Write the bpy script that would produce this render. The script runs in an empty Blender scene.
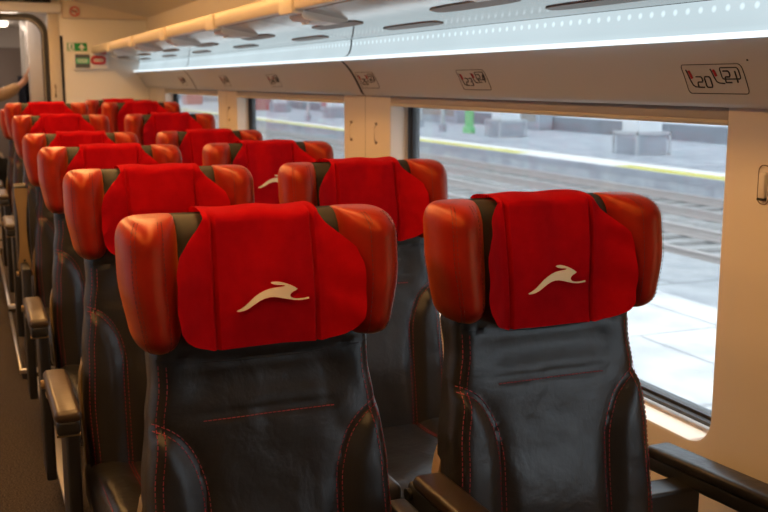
import bpy, bmesh, math, random
from mathutils import Vector, Matrix, noise
random.seed(4)
S = bpy.context.scene
COL = S.collection
PI = math.pi

# ------------------------------------------------------------------ materials
def mat(name, base, rough=.5, metal=0., spec=.5, bump=None, coat=0., vary=None, emit=None, estr=0., sheen=0.):
    m = bpy.data.materials.new(name); m.use_nodes = True
    nt = m.node_tree; N = nt.nodes; L = nt.links; b = N['Principled BSDF']
    b.inputs['Base Color'].default_value = (*base, 1); b.inputs['Roughness'].default_value = rough
    b.inputs['Metallic'].default_value = metal; b.inputs['Specular IOR Level'].default_value = spec
    b.inputs['Coat Weight'].default_value = coat
    if name == 'red_leather':                # the warm lamps' orange on the wings, put into sheen and specular tint
        b.inputs['Specular Tint'].default_value = (1, .40, .10, 1); b.inputs['Sheen Weight'].default_value = .24
        b.inputs['Sheen Roughness'].default_value = .42; b.inputs['Sheen Tint'].default_value = (1, .24, .0, 1)
    if sheen:
        b.inputs['Sheen Weight'].default_value = sheen; b.inputs['Sheen Roughness'].default_value = .4
        b.inputs['Sheen Tint'].default_value = (*[min(1, c*2+.1) for c in base], 1)
    if emit:
        b.inputs['Emission Color'].default_value = (*emit, 1); b.inputs['Emission Strength'].default_value = estr
    tc = N.new('ShaderNodeTexCoord')
    if vary:                                    # (scale, amount): soft mottling of the base colour
        n = N.new('ShaderNodeTexNoise'); n.inputs['Scale'].default_value = vary[0]; n.inputs['Detail'].default_value = 5
        L.new(tc.outputs['Object'], n.inputs['Vector'])
        r = N.new('ShaderNodeValToRGB')
        r.color_ramp.elements[0].position = .3; r.color_ramp.elements[1].position = .7
        r.color_ramp.elements[0].color = (*[c*(1-vary[1]) for c in base], 1)
        r.color_ramp.elements[1].color = (*[min(1, c*(1+vary[1])) for c in base], 1)
        L.new(n.outputs['Fac'], r.inputs['Fac']); L.new(r.outputs['Color'], b.inputs['Base Color'])
    if bump:                                    # list of (kind, scale, strength, distance)
        prev = None
        for kind, sc, st, di in bump:
            if kind == 'voronoi':
                t = N.new('ShaderNodeTexVoronoi'); t.feature = 'DISTANCE_TO_EDGE'; out = t.outputs['Distance']
            elif kind == 'wave':
                t = N.new('ShaderNodeTexWave'); t.inputs['Distortion'].default_value = 6; t.inputs['Detail'].default_value = 3; out = t.outputs['Fac']
            else:
                t = N.new('ShaderNodeTexNoise'); t.inputs['Detail'].default_value = 6; t.inputs['Distortion'].default_value = .6; out = t.outputs['Fac']
            t.inputs['Scale'].default_value = sc
            L.new(tc.outputs['Object'], t.inputs['Vector'])
            bp = N.new('ShaderNodeBump'); bp.inputs['Strength'].default_value = st; bp.inputs['Distance'].default_value = di
            L.new(out, bp.inputs['Height'])
            if prev: L.new(prev, bp.inputs['Normal'])
            prev = bp.outputs['Normal']
        L.new(prev, b.inputs['Normal'])
    return m

def emis(name, col, st):
    m = bpy.data.materials.new(name); m.use_nodes = True; nt = m.node_tree
    nt.nodes.remove(nt.nodes['Principled BSDF'])
    e = nt.nodes.new('ShaderNodeEmission'); e.inputs['Color'].default_value = (*col, 1); e.inputs['Strength'].default_value = st
    nt.links.new(e.outputs[0], nt.nodes['Material Output'].inputs[0]); return m

M = {}
M['black_leather'] = mat('black_leather', (.015, .013, .0115), .36, spec=.42, bump=[('voronoi', 420, .12, .0006), ('noise', 9, .35, .012), ('noise', 34, .22, .003)])
M['red_leather'] = mat('red_leather', (.25, .010, .006), .36, spec=.42, bump=[('voronoi', 520, .12, .0005), ('noise', 26, .18, .003)], vary=(14, .18))
M['red_cloth'] = mat('red_cloth', (.62, .005, .012), .95, spec=.05, bump=[('noise', 900, .5, .0009), ('noise', 30, .25, .004)], vary=(40, .06), sheen=.3)
M['red_thread'] = mat('red_thread', (.30, .02, .03), .6)
M['dark_thread'] = mat('dark_thread', (.10, .008, .008), .6)
M['cream_embroidery'] = mat('cream_embroidery', (.78, .62, .42), .8, spec=.1, bump=[('noise', 1200, .4, .0005)])
M['black_plastic'] = mat('black_plastic', (.014, .013, .013), .42)
M['gold_plastic'] = mat('gold_plastic', (.26, .17, .075), .38, spec=.5)
M['dark_brown_leather'] = mat('dark_brown_leather', (.024, .014, .009), .38, spec=.45, bump=[('voronoi', 420, .1, .0005)])
M['pad_leather'] = mat('pad_leather', (.030, .026, .020), .62, spec=.3, bump=[('voronoi', 420, .1, .0005)])
M['brown_leather'] = mat('brown_leather', (.050, .031, .018), .34, spec=.55, bump=[('voronoi', 420, .1, .0005), ('noise', 25, .2, .003)])
M['grey_leather'] = mat('grey_leather', (.05, .05, .055), .36, spec=.5, bump=[('voronoi', 420, .1, .0005)])
M['metal'] = mat('metal', (.72, .70, .68), .28, metal=1)
M['track_metal'] = mat('track_metal', (.62, .58, .52), .45, metal=.6)
M['carpet'] = mat('carpet', (.075, .060, .048), .98, spec=.05, bump=[('noise', 700, .8, .003)], vary=(170, .8))
M['cream'] = mat('cream', (.66, .585, .505), .42, spec=.4, bump=[('noise', 300, .03, .0004)])
M['overhead'] = mat('overhead', (.50, .49, .48), .36, spec=.45, bump=[('noise', 420, .05, .0004)])
M['ivory'] = mat('ivory', (.80, .78, .73), .4)
M['ceiling'] = mat('ceiling', (.74, .66, .54), .5)
M['rail_beige'] = mat('rail_beige', (.60, .52, .40), .38)
M['rack_gloss'] = mat('rack_gloss', (.42, .40, .38), .12, metal=.85, bump=[('noise', 6, .12, .006)])
M['taupe'] = mat('taupe', (.23, .18, .15), .5)
M['housing_grey'] = mat('housing_grey', (.40, .36, .33), .45)
M['blind'] = mat('blind', (.38, .34, .28), .8)
M['field_grey'] = mat('field_grey', (.09, .10, .10), .45)
M['dark'] = mat('dark', (.012, .012, .012), .6)
M['rubber'] = mat('rubber', (.016, .016, .018), .45)
M['white'] = mat('white', (.82, .82, .80), .4)
M['grey_plastic'] = mat('grey_plastic', (.34, .32, .30), .4)
M['ink'] = mat('ink', (.015, .012, .012), .5)
M['ink_red'] = mat('ink_red', (.38, .01, .02), .5)
M['sign_green'] = mat('sign_green', (.005, .30, .08), .4)
M['mint'] = mat('mint', (.08, .52, .26), .4)
M['sign_red'] = mat('sign_red', (.62, .03, .04), .3)
M['door_brown'] = mat('door_brown', (.24, .19, .17), .4)
M['vest_grey'] = mat('vest_grey', (.62, .57, .53), .35)
M['skin'] = mat('skin', (.55, .30, .20), .5)
M['beige_cloth'] = mat('beige_cloth', (.42, .27, .15), .9, spec=.1, bump=[('noise', 60, .4, .01)])
M['navy_cloth'] = mat('navy_cloth', (.012, .014, .022), .9, spec=.1, bump=[('noise', 40, .4, .01)])
M['hair'] = mat('hair', (.02, .013, .009), .5, bump=[('wave', 60, .5, .004)])
M['black_fabric'] = mat('black_fabric', (.010, .010, .010), .95, spec=.1, bump=[('noise', 120, .9, .02)])
M['tan_case'] = mat('tan_case', (.42, .33, .24), .5)
M['lamp_warm'] = emis('lamp_warm', (1, .52, .17), 16.5)
M['lamp_white'] = emis('lamp_white', (1, .80, .64), 8)
M['lip_glow'] = emis('lip_glow', (.86, .95, 1), 1.25)
M['display'] = emis('display', (1, .75, .4), .5)

def led_material():                             # a lit diffuser with the row of LED points showing through
    m = bpy.data.materials.new('led_diffuser'); m.use_nodes = True; nt = m.node_tree; N = nt.nodes; L = nt.links
    N.remove(N['Principled BSDF'])
    tc = N.new('ShaderNodeTexCoord'); sp = N.new('ShaderNodeSeparateXYZ'); L.new(tc.outputs['Object'], sp.inputs[0])
    def math_(op, a, b=None):
        n = N.new('ShaderNodeMath'); n.operation = op
        for i, v in enumerate((a, b)):
            if v is None: continue
            if isinstance(v, (int, float)): n.inputs[i].default_value = v
            else: L.new(v, n.inputs[i])
        return n.outputs[0]
    py = math_('MULTIPLY', math_('SUBTRACT', math_('FRACT', math_('MULTIPLY', sp.outputs['Y'], 1/.041)), .5), .041/.009)
    pz = math_('MULTIPLY', math_('SUBTRACT', sp.outputs['Z'], 1.566), 1/.0085)
    d = math_('ADD', math_('POWER', py, 2.), math_('POWER', pz, 2.))
    dot = math_('SUBTRACT', 1., math_('MINIMUM', d, 1.))
    nz = N.new('ShaderNodeTexNoise'); nz.inputs['Scale'].default_value = 1.7; L.new(tc.outputs['Object'], nz.inputs['Vector'])
    st = math_('ADD', math_('MULTIPLY', nz.outputs['Fac'], .22), .60)
    st = math_('ADD', st, math_('MULTIPLY', dot, .32))
    e = N.new('ShaderNodeEmission'); e.inputs['Color'].default_value = (.76, .93, 1, 1); L.new(st, e.inputs['Strength'])
    g = N.new('ShaderNodeBsdfGlossy'); g.inputs['Roughness'].default_value = .25; g.inputs['Color'].default_value = (.08, .08, .08, 1)
    a = N.new('ShaderNodeAddShader'); L.new(e.outputs[0], a.inputs[0]); L.new(g.outputs[0], a.inputs[1])
    L.new(a.outputs[0], N['Material Output'].inputs[0]); return m
M['led'] = led_material()

def glass_material():
    m = bpy.data.materials.new('window_glass'); m.use_nodes = True; nt = m.node_tree; N = nt.nodes; L = nt.links
    N.remove(N['Principled BSDF'])
    t = N.new('ShaderNodeBsdfTransparent'); t.inputs['Color'].default_value = (.90, .94, .96, 1)
    g = N.new('ShaderNodeBsdfGlossy'); g.inputs['Roughness'].default_value = .03
    lw = N.new('ShaderNodeLayerWeight'); pw = N.new('ShaderNodeMath'); pw.operation = 'POWER'; pw.inputs[1].default_value = 4; L.new(lw.outputs['Facing'], pw.inputs[0])
    f = N.new('ShaderNodeMath'); f.operation = 'MULTIPLY_ADD'; f.inputs[1].default_value = .45; f.inputs[2].default_value = .03; L.new(pw.outputs[0], f.inputs[0])
    mx = N.new('ShaderNodeMixShader'); L.new(f.outputs[0], mx.inputs[0]); L.new(t.outputs[0], mx.inputs[1]); L.new(g.outputs[0], mx.inputs[2])
    tl = N.new('ShaderNodeBsdfTranslucent'); tl.inputs['Color'].default_value = (.9, .93, .95, 1)    # a film of dust
    m2 = N.new('ShaderNodeMixShader'); m2.inputs[0].default_value = .032
    L.new(mx.outputs[0], m2.inputs[1]); L.new(tl.outputs[0], m2.inputs[2])
    L.new(m2.outputs[0], N['Material Output'].inputs[0]); return m
M['glass'] = glass_material()

def slab_material(name, base, joint, scale):
    m = mat(name, base, .85, spec=.2); nt = m.node_tree; N = nt.nodes; L = nt.links; b = N['Principled BSDF']
    tc = N.new('ShaderNodeTexCoord'); br = N.new('ShaderNodeTexBrick')
    br.inputs['Scale'].default_value = scale; br.inputs['Mortar Size'].default_value = .012; br.inputs['Brick Width'].default_value = .9; br.inputs['Row Height'].default_value = .9
    br.inputs['Color1'].default_value = (*base, 1); br.inputs['Color2'].default_value = (*[c*.90 for c in base], 1); br.inputs['Mortar'].default_value = (*joint, 1)
    L.new(tc.outputs['Object'], br.inputs['Vector'])
    n = N.new('ShaderNodeTexNoise'); n.inputs['Scale'].default_value = 2.2; n.inputs['Detail'].default_value = 7; L.new(tc.outputs['Object'], n.inputs['Vector'])
    r = N.new('ShaderNodeValToRGB'); r.color_ramp.elements[0].position = .35; r.color_ramp.elements[0].color = (.72, .73, .76, 1); r.color_ramp.elements[1].position = .6; r.color_ramp.elements[1].color = (1, 1, 1, 1)
    L.new(n.outputs['Fac'], r.inputs['Fac'])
    mx = N.new('ShaderNodeMix'); mx.data_type = 'RGBA'; mx.blend_type = 'MULTIPLY'; mx.inputs[0].default_value = 1
    L.new(br.outputs['Color'], mx.inputs[6]); L.new(r.outputs['Color'], mx.inputs[7]); L.new(mx.outputs[2], b.inputs['Base Color']); return m
M['paving'] = slab_material('paving', (.36, .36, .36), (.19, .19, .19), .55)
M['paving_grey'] = slab_material('paving_grey', (.46, .48, .51), (.25, .26, .28), .8)
M['gravel'] = mat('gravel', (.22, .205, .20), .95, vary=(3, .6), bump=[('noise', 30, .9, .05)])
M['rail_steel'] = mat('rail_steel', (.42, .36, .33), .45, metal=.4)
M['sleeper'] = mat('sleeper', (.36, .34, .32), .9, vary=(4, .25))
M['yellow'] = mat('yellow', (.30, .28, .006), .7)
M['white_paint'] = mat('white_paint', (.42, .42, .42), .7)
M['concrete'] = mat('concrete', (.82, .83, .84), .8, vary=(1.5, .08))
M['wall_grey'] = mat('wall_grey', (.30, .32, .36), .8, vary=(1.5, .15))
M['band_grey'] = mat('band_grey', (.15, .16, .19), .8, vary=(1.5, .15))
M['wall_light'] = mat('wall_light', (.45, .46, .48), .8)
M['green_paint'] = mat('green_paint', (.14, .55, .18), .5)
M['red_paint'] = mat('red_paint', (.45, .10, .09), .5)
M['weeds'] = mat('weeds', (.12, .22, .07), .9)

# ------------------------------------------------------------------ mesh helpers
def obj(name, bm, m, parent=None, smooth=True, loc=None):
    me = bpy.data.meshes.new(name)
    bmesh.ops.recalc_face_normals(bm, faces=bm.faces)
    if smooth:
        for f in bm.faces: f.smooth = True
    bm.to_mesh(me); bm.free()
    me.materials.append(M[m] if isinstance(m, str) else m)
    o = bpy.data.objects.new(name, me); COL.objects.link(o)
    if parent: o.parent = parent
    if loc: o.location = loc
    if smooth:
        try: me.set_sharp_from_angle(angle=math.radians(42))
        except Exception: pass
    return o
def empty(name, loc=(0, 0, 0), rz=0):
    o = bpy.data.objects.new(name, None); COL.objects.link(o); o.location = loc; o.rotation_euler = (0, 0, rz); o.empty_display_size = .1; return o
def tag(o, label=None, cat=None, group=None, kind=None):
    if label: o['label'] = label
    if cat: o['category'] = cat
    if group: o['group'] = group
    if kind: o['kind'] = kind
    return o
def kids(o): return [c for c in COL.objects if c.parent == o]
def copy_tree(o, parent=None):
    c = o.copy(); COL.objects.link(c)
    if parent: c.parent = parent
    for ch in kids(o): copy_tree(ch, c)
    return c

def box(bm, x0, x1, y0, y1, z0, z1, bev=0., seg=2):
    r = bmesh.ops.create_cube(bm, size=1)
    vs = r['verts']
    for v in vs:
        v.co = Vector(((x0+x1)/2+v.co.x*(x1-x0), (y0+y1)/2+v.co.y*(y1-y0), (z0+z1)/2+v.co.z*(z1-z0)))
    if bev:
        es = list({e for v in vs for e in v.link_edges})
        bmesh.ops.bevel(bm, geom=es, offset=bev, segments=seg, profile=.5, affect='EDGES', clamp_overlap=True)
    return bm
def bx(*a, **k): return box(bmesh.new(), *a, **k)
def loft(bm, rings, cap=True, closed=True):
    R = [[bm.verts.new(p) for p in r] for r in rings]
    n = len(R[0])
    for a, b in zip(R, R[1:]):
        for i in range(n if closed else n-1):
            bm.faces.new((a[i], a[(i+1) % n], b[(i+1) % n], b[i]))
    if cap and closed:
        bm.faces.new(R[0][::-1]); bm.faces.new(R[-1])
    return bm
def tube(bm, pts, r, n=6, closed=False):
    pts = [Vector(p) for p in pts]; rings = []
    m = len(pts)
    for i, p in enumerate(pts):
        a = pts[(i-1) % m] if (closed or i) else p
        b = pts[(i+1) % m] if (closed or i < m-1) else p
        d = (b-a); d = d.normalized() if d.length > 1e-9 else Vector((0, 0, 1))
        s = d.cross(Vector((0, 0, 1)))
        if s.length < .05: s = d.cross(Vector((1, 0, 0)))
        s.normalize(); t = d.cross(s)
        rr = r(i/(m-1)) if callable(r) else r
        rings.append([p+(s*math.cos(2*PI*k/n)+t*math.sin(2*PI*k/n))*rr for k in range(n)])
    if closed: rings.append(rings[0]); return loft(bm, rings, cap=False)
    return loft(bm, rings)
def ss(a, b, x):
    t = max(0., min(1., (x-a)/(b-a))); return t*t*(3-2*t)
def lerp(tab, x):
    if x <= tab[0][0]: return tab[0][1]
    for (a, va), (b, vb) in zip(tab, tab[1:]):
        if x <= b:
            t = (x-a)/(b-a); t = t*t*(3-2*t); return va+(vb-va)*t
    return tab[-1][1]
def stitch(bm, pts, dash=.0062, gap=.0034, r=.0008):
    pts = [Vector(p) for p in pts]
    acc = 0.; seg = []; on = True; lim = dash; cur = [pts[0]]
    for a, b in zip(pts, pts[1:]):
        L = (b-a).length; pos = 0.
        while L-pos > lim-acc:
            pos += lim-acc; q = a+(b-a)*(pos/L); acc = 0.
            if on: cur.append(q); seg.append(cur)
            on = not on; cur = [q]; lim = dash if on else gap
        acc += L-pos
        if on: cur.append(b)
    for s in seg:
        if len(s) > 1 and (s[-1]-s[0]).length > 1e-4: tube(bm, [s[0], s[-1]], r, 4)
    return bm

# ------------------------------------------------------------------ the seat (local: x right, -y to the viewer, crease of seat and back at y = 0)
def lean(z): return .13*(z-.47)
HW = [(.36, .205), (.47, .214), (.62, .219), (.75, .213), (.86, .202), (.93, .193), (.975, .193), (1.03, .165), (1.205, .158)]
def seam_x(z):
    q = max(0., min(1., (z-.715)/.145)); return .116+.087*(1-math.sqrt(max(0, 1-q*q)))
def back_y(x, z):
    hw = lerp(HW, z); ax = abs(x)
    y = lean(z)
    if z < .90:
        sx = seam_x(min(z, .859))
        y -= .020*ss(sx-.004, sx+.04, ax)*(1-ss(.83, .88, z))
        y += .0045*math.exp(-((ax-sx)/.005)**2)*(1-ss(.855, .87, z))
    y -= .014*math.exp(-((z-.62)/.13)**2)*(1-ss(.08, .13, ax))
    y += .0055*math.exp(-((z-.872)/.007)**2)*(1-ss(.10, .15, ax))
    y += .005*math.exp(-((z-.962-.02*(x*4)**2)/.006)**2)*(1-ss(.15, .19, ax))
    y += .008*math.exp(-((z-.925)/.035)**2)*(1-ss(.10, .18, ax))
    n = noise.noise(Vector((x*7, z*7, 3.1)))*.004+noise.noise(Vector((x*22+z*9, z*20, 7.7)))*.0013
    # leather creases fanning from the seam ends
    n += .0013*math.sin(70*(z-.86)+40*abs(x))*math.exp(-((ax-.15)/.04)**2-((z-.85)/.05)**2)
    y += n
    r = .032; e = max(0., (ax-(hw-r))/r)
    y += .030*(1-math.sqrt(max(0, 1-min(1, e)**2)))
    if z > 1.165: y += .042*(1-math.sqrt(max(0, 1-((z-1.165)/.0352)**2)))
    return y
def depth(z): return lerp([(.36, .10), (.6, .10), (.9, .085), (1.0, .10), (1.205, .10)], z)
def backrest_mesh(top=False):
    bm = bmesh.new(); rings = []
    zs = [.36+.0091*i for i in range(92)]
    zs = [z for z in zs if z < 1.163]+[1.165, 1.172, 1.179, 1.185, 1.190, 1.194, 1.197, 1.199, 1.200]
    zs = [z for z in zs if (z >= 1.03) == top]
    if not top: zs.append(1.03)
    else: zs.insert(0, 1.03)
    for z in zs:
        hw = lerp(HW, z); k = 44
        fr = [(-hw+2*hw*i/k) for i in range(k+1)]
        ring = [(x, back_y(x, z), z) for x in fr]
        yr = lean(z)+depth(z)
        if z > 1.165: yr -= .040*(1-math.sqrt(max(0, 1-((z-1.165)/.0352)**2)))
        y0 = ring[-1][1]
        ring += [(hw, y0+(yr-.02-y0)*.5, z), (hw, yr-.02, z), (hw-.02, yr, z), (0, yr+.004, z), (-hw+.02, yr, z), (-hw, yr-.02, z), (-hw, y0+(yr-.02-y0)*.5, z)]
        rings.append(ring)
    return loft(bm, rings)
def on_back(x, z, off=.0012): return (x, back_y(x, z)-off, z)
def back_stitching(which):
    bm = bmesh.new()
    for s in ((which,) if which else ()):
        for d in (-.0045, .0055):
            p = []
            for i in range(60):
                t = i/59
                if t < .55:
                    a = t/.55*PI/2                # quarter ellipse from the edge down
                    x = .203-.087*math.sin(a)+d*math.sin(a); z = .715+.145*math.cos(a)-d*math.cos(a)
                    x = min(x, lerp(HW, z)-.004)
                else:
                    x = .116+d; z = .715-(t-.55)/.45*.28
                p.append(on_back(s*x, z))
            stitch(bm, p)
        for d in (.010, .022):                   # along the outer edge
            p = [on_back(s*(lerp(HW, z)-d), z, .0016) for z in [.46+.012*i for i in range(43)]]
            stitch(bm, p)
    if not which: stitch(bm, [on_back(-.115+.23*i/30, .864) for i in range(31)], .006, .002)
    return bm
def neck_seam():
    bm = bmesh.new()
    tube(bm, [on_back(-.185+.37*i/40, .957+.02*((-.185+.37*i/40)*4)**2, -.001) for i in range(41)], .0014, 5)
    return bm

def chaikin(P, n=2):
    for _ in range(n):
        Q = []
        for a, b in zip(P, P[1:]+P[:1]):
            Q.append((a[0]*.75+b[0]*.25, a[1]*.75+b[1]*.25)); Q.append((a[0]*.25+b[0]*.75, a[1]*.25+b[1]*.75))
        P = Q
    return P
WING = chaikin([(.140, .03), (.142, -.015), (.163, -.056), (.198, -.078), (.227, -.058), (.239, -.012), (.237, .045), (.210, .088), (.142, .092)], 3)
ZB, ZT = .984, 1.203
def wing_pt(px, py, t):
    z = ZB+(ZT-ZB)*t
    st = max(0, 1-((t-.80)/.20)**2.4)**(1/2.4) if t > .80 else 1.
    sb = max(0, 1-((.19-t)/.19)**2.3)**(1/2.3) if t < .19 else 1.
    x, y = px, py
    x = .150+(x-.150)*(.62+.38*st) if t > .80 else x
    y = .03+(y-.03)*(.22+.78*st)
    x = .182+(x-.182)*(.40+.60*sb)
    y = .02+(y-.02)*(.28+.72*sb)
    x -= .020*(1-ss(0, .6, t))*(px-.14)/.106    # narrower towards the bottom
    y += .012*(1-ss(0, .5, t))
    return x, y+lean(z), z
def wing_mesh(s):
    bm = bmesh.new(); rings = []
    ts = [.5-.5*math.cos(PI*i/34) for i in range(35)]
    for t in ts:
        rings.append([(s*x, y, z) for x, y, z in (wing_pt(px, py, t) for px, py in WING)])
    if s < 0: rings = [r[::-1] for r in rings]
    return loft(bm, rings)
def wing_stitch(s):
    bm = bmesh.new(); n = len(WING)
    for target in ((.222, -.064), (.182, -.064)):
        i = min(range(n), key=lambda k: (WING[k][0]-target[0])**2+(WING[k][1]-target[1])**2)
        px, py = WING[i]
        nx, ny = px-.18, py-.01; l = math.hypot(nx, ny); nx, ny = nx/l, ny/l
        for d in (-.0035, .0035):
            p = []
            for k in range(50):
                t = .02+.96*k/49
                x, y, z = wing_pt(px-ny*d, py+nx*d, t)
                p.append((s*(x+nx*.0008), y+ny*.0008, z+(.001 if t > .9 else 0)))
            stitch(bm, p, .005, .003, .0007)
    return bm

# the cloth thrown over the headrest
CW = [(.983, .095), (.987, .106), (.995, .126), (1.008, .143), (1.026, .154), (1.06, .159), (1.12, .158), (1.145, .150), (1.165, .130), (1.182, .112), (1.195, .103), (1.216, .101)]
def cw(z):
    for (a, va), (b, vb) in zip(CW, CW[1:]):
        if z <= b: return va+(vb-va)*max(0, (z-a)/(b-a))
    return CW[-1][1]
def cloth_y(x, z, seed=0.):
    ax = abs(x)
    zc = min(z, 1.18)
    y = lean(z)-.014
    y -= .066*ss(.085, .178, ax)*(1-ss(1.15, 1.2, z))
    y -= .010*ss(.97, 1.06, z)*(1-ss(1.1, 1.2, z))*(1-ss(.03, .12, ax))
    y += .009*math.exp(-((ax-.087)/.003)**2)-.004*ss(.06, .085, ax)*(1-ss(.088, .1, ax))
    w = .0062*math.sin(52*x+7*z+seed*5+2*noise.noise(Vector((x*8, z*6, seed))))*ss(1.0, 1.2, z)
    w += noise.noise(Vector((x*13+seed, z*9, seed*3)))*.0075
    w += .0034*math.sin(90*z+30*x*(1 if x > 0 else -1)+seed)*ss(.10, .15, ax)
    return y+w
def cloth_mesh(seed):
    bm = bmesh.new(); rows = []
    path = []
    for i in range(46): path.append(('f', .983+(1.19-.983)*i/45))
    for i in range(1, 13): path.append(('t', i/12))
    for i in range(1, 8): path.append(('b', 1.19-i*.012))
    def cols(w):                                 # columns gather at the two sewn folds
        o = [.0925+(w-.0925)*i/12 for i in range(12, 0, -1)]+[.0925, .0898, .0885, .087, .0855, .0842, .081]
        c = [-.081+.162*i/24 for i in range(1, 24)]
        return [-q for q in o]+c+o[::-1]
    k = len(cols(.1))-1
    for kind, v in path:
        row = []
        for j in range(k+1):
            if kind == 'f':
                w = cw(v); x = cols(w)[j]; y = cloth_y(x, v, seed); z = v
                if v < .985: pass
            elif kind == 't':
                w = .101; x = cols(w)[j]
                a = PI*v; yf = cloth_y(x, 1.19, seed); yb = lean(1.19)+.106
                y = yf+(yb-yf)*(1-math.cos(a))/2; z = 1.19+.020*math.sin(a)**.7+.0015*math.sin(60*x+seed)
            else:
                w = .10; x = cols(w)[j]; y = lean(v)+.107; z = v
            row.append(bm.verts.new((x, y, z)))
        rows.append(row)
    for a, b in zip(rows, rows[1:]):
        for j in range(k): bm.faces.new((a[j], a[j+1], b[j+1], b[j]))
    r = bmesh.ops.solidify(bm, geom=bm.faces[:], thickness=.0035)
    return bm
EMB = [(78, 322), (110, 308), (150, 284), (190, 252), (230, 222), (270, 200), (315, 182), (360, 170), (410, 164), (455, 161), (485, 158), (497, 150), (470, 146),
       (430, 143), (398, 136), (374, 124), (392, 117), (430, 117), (468, 125), (505, 136), (540, 150), (572, 167), (598, 184), (580, 195), (560, 203), (543, 214),
       (531, 230), (536, 244), (552, 255), (580, 262), (620, 264), (660, 262), (690, 257), (692, 270), (660, 275), (615, 277), (570, 273), (530, 265), (490, 256),
       (440, 244), (400, 237), (360, 235), (315, 241), (270, 256), (225, 279), (180, 305), (140, 322), (105, 329), (82, 329)]
def emblem_mesh(seed):
    bm = bmesh.new()
    pl = []
    for px, py in EMB: pl.append((-.055+(px-80)/612*.125, 1.046+(329-py)/612*.128))
    vs = [bm.verts.new((x, 0, z)) for x, z in pl]
    es = [bm.edges.new((vs[i], vs[(i+1) % len(vs)])) for i in range(len(vs))]
    bmesh.ops.triangle_fill(bm, edges=es, use_beauty=True)
    for _ in range(2):
        big = [e for e in bm.edges if e.calc_length() > .006]
        if big: bmesh.ops.subdivide_edges(bm, edges=big, cuts=1, use_grid_fill=False); bmesh.ops.triangulate(bm, faces=bm.faces[:])
    for v in bm.verts: v.co.y = cloth_y(v.co.x, v.co.z, seed)-.0052
    bmesh.ops.solidify(bm, geom=bm.faces[:], thickness=.0012)
    return bm

def cushion_mesh():
    bm = bmesh.new(); rings = []
    ny = 40
    for i in range(ny+1):
        t = i/ny; y = .06-.55*t
        hw = .224-.012*t; fr = 1-math.sqrt(max(0, 1-max(0, (t-.86)/.14)**2))
        hw -= .02*fr; zt = .468+.020*ss(.1, .8, t)-.085*fr; zb = .345+.03*fr
        ring = []
        n = 30
        for j in range(n+1):
            x = -hw+2*hw*j/n; e = max(0, (abs(x)-(hw-.035))/.035)
            bol = .014*ss(.115, .16, abs(x))*(1-fr)-.006*math.exp(-((abs(x)-.12)/.006)**2)*(1-ss(.6, .8, t))
            z = zt+bol-.04*(1-math.sqrt(max(0, 1-e*e)))+noise.noise(Vector((x*9, y*9, 2)))*.004
            ring.append((x, y, z))
        ring += [(hw, y, (zt+zb)/2-.02), (hw-.012, y, zb), (0, y, zb-.004), (-hw+.012, y, zb), (-hw, y, (zt+zb)/2-.02)]
        rings.append(ring)
    return loft(bm, rings)
def cushion_z(x, y):
    t = (.06-y)/.55; return .468+.020*ss(.1, .8, t)+.014*ss(.115, .16, abs(x))+noise.noise(Vector((x*9, y*9, 2)))*.004+.0012
def cushion_stitch(which):
    bm = bmesh.new()
    for d in (0, .007):
        p = [(-.115-d, y, cushion_z(-.115, y)) for y in [0-.01*i for i in range(24)]]
        p += [(-.115+.115*(1-math.cos(a))-d*math.cos(a), -.23-.06*math.sin(a)-d*math.sin(a), cushion_z(-.1, -.25)) for a in [PI/2*i/10 for i in range(11)]]
        q = [(-x, y, z) for x, y, z in p]
        if which == 0: stitch(bm, p+q[::-1])
        else: stitch(bm, [(which*(.206-d), y, cushion_z(.12, y)+.003-.004*(d > 0)) for y in [0-.012*i for i in range(32)]])
    return bm

def pad(x0, x1, y0, y1, z0, z1, bev, rise=0.):
    bm = bx(x0, x1, y0, y1, z0, z1, bev=bev, seg=4)
    for v in bm.verts: v.co.z += rise*(y1-v.co.y)/(y1-y0)
    return bm

def armrest(parent, x, w, ztop, yb, yf, padmat='brown_leather', basemat='black_plastic', up=0., raise_=0., insert=False):
    piv = (x, yb, ztop-.035)
    a = obj('armrest', pad(-w/2+.004, w/2-.004, yf-yb+.004, .02, -.024, .012, .01, up), basemat, parent, loc=piv)
    obj('armrest_pad', pad(-w/2, w/2, yf-yb, -.01, .006, .035, .013, up), padmat, a)
    bb = bmesh.new(); bmesh.ops.create_cone(bb, cap_ends=True, segments=16, radius1=.012, radius2=.012, depth=w+.01, matrix=Matrix.Translation((0, 0, -.008)) @ Matrix.Rotation(PI/2, 4, 'Y'))
    obj('pivot_pin', bb, 'gold_plastic' if insert else 'black_plastic', a)
    if insert:                                   # the moulded face that shows when the armrest is folded up
        L = yb-yf; out = []
        for k in range(21):
            t = k/20; h = w/2-.004-.011*math.sin(PI*min(1, max(0, (t-.12)/.76)))**.7*(.12 < t < .88)
            out.append((h, -L+.015+t*(L-.03)))
        ring = out+[(-h, y) for h, y in out[::-1]]
        bm = bmesh.new(); loft(bm, [[(x, y, -.023) for x, y in ring], [(x, y, -.0285) for x, y in ring]]); obj('armrest_insert', bm, 'gold_plastic', a)
        bm = bmesh.new(); bmesh.ops.create_cone(bm, cap_ends=True, segments=12, radius1=.006, radius2=.006, depth=.004, matrix=Matrix.Translation((0, -.06, -.029))); obj('insert_screw', bm, 'dark', a)
    a.rotation_euler.x = raise_
    return a

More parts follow.
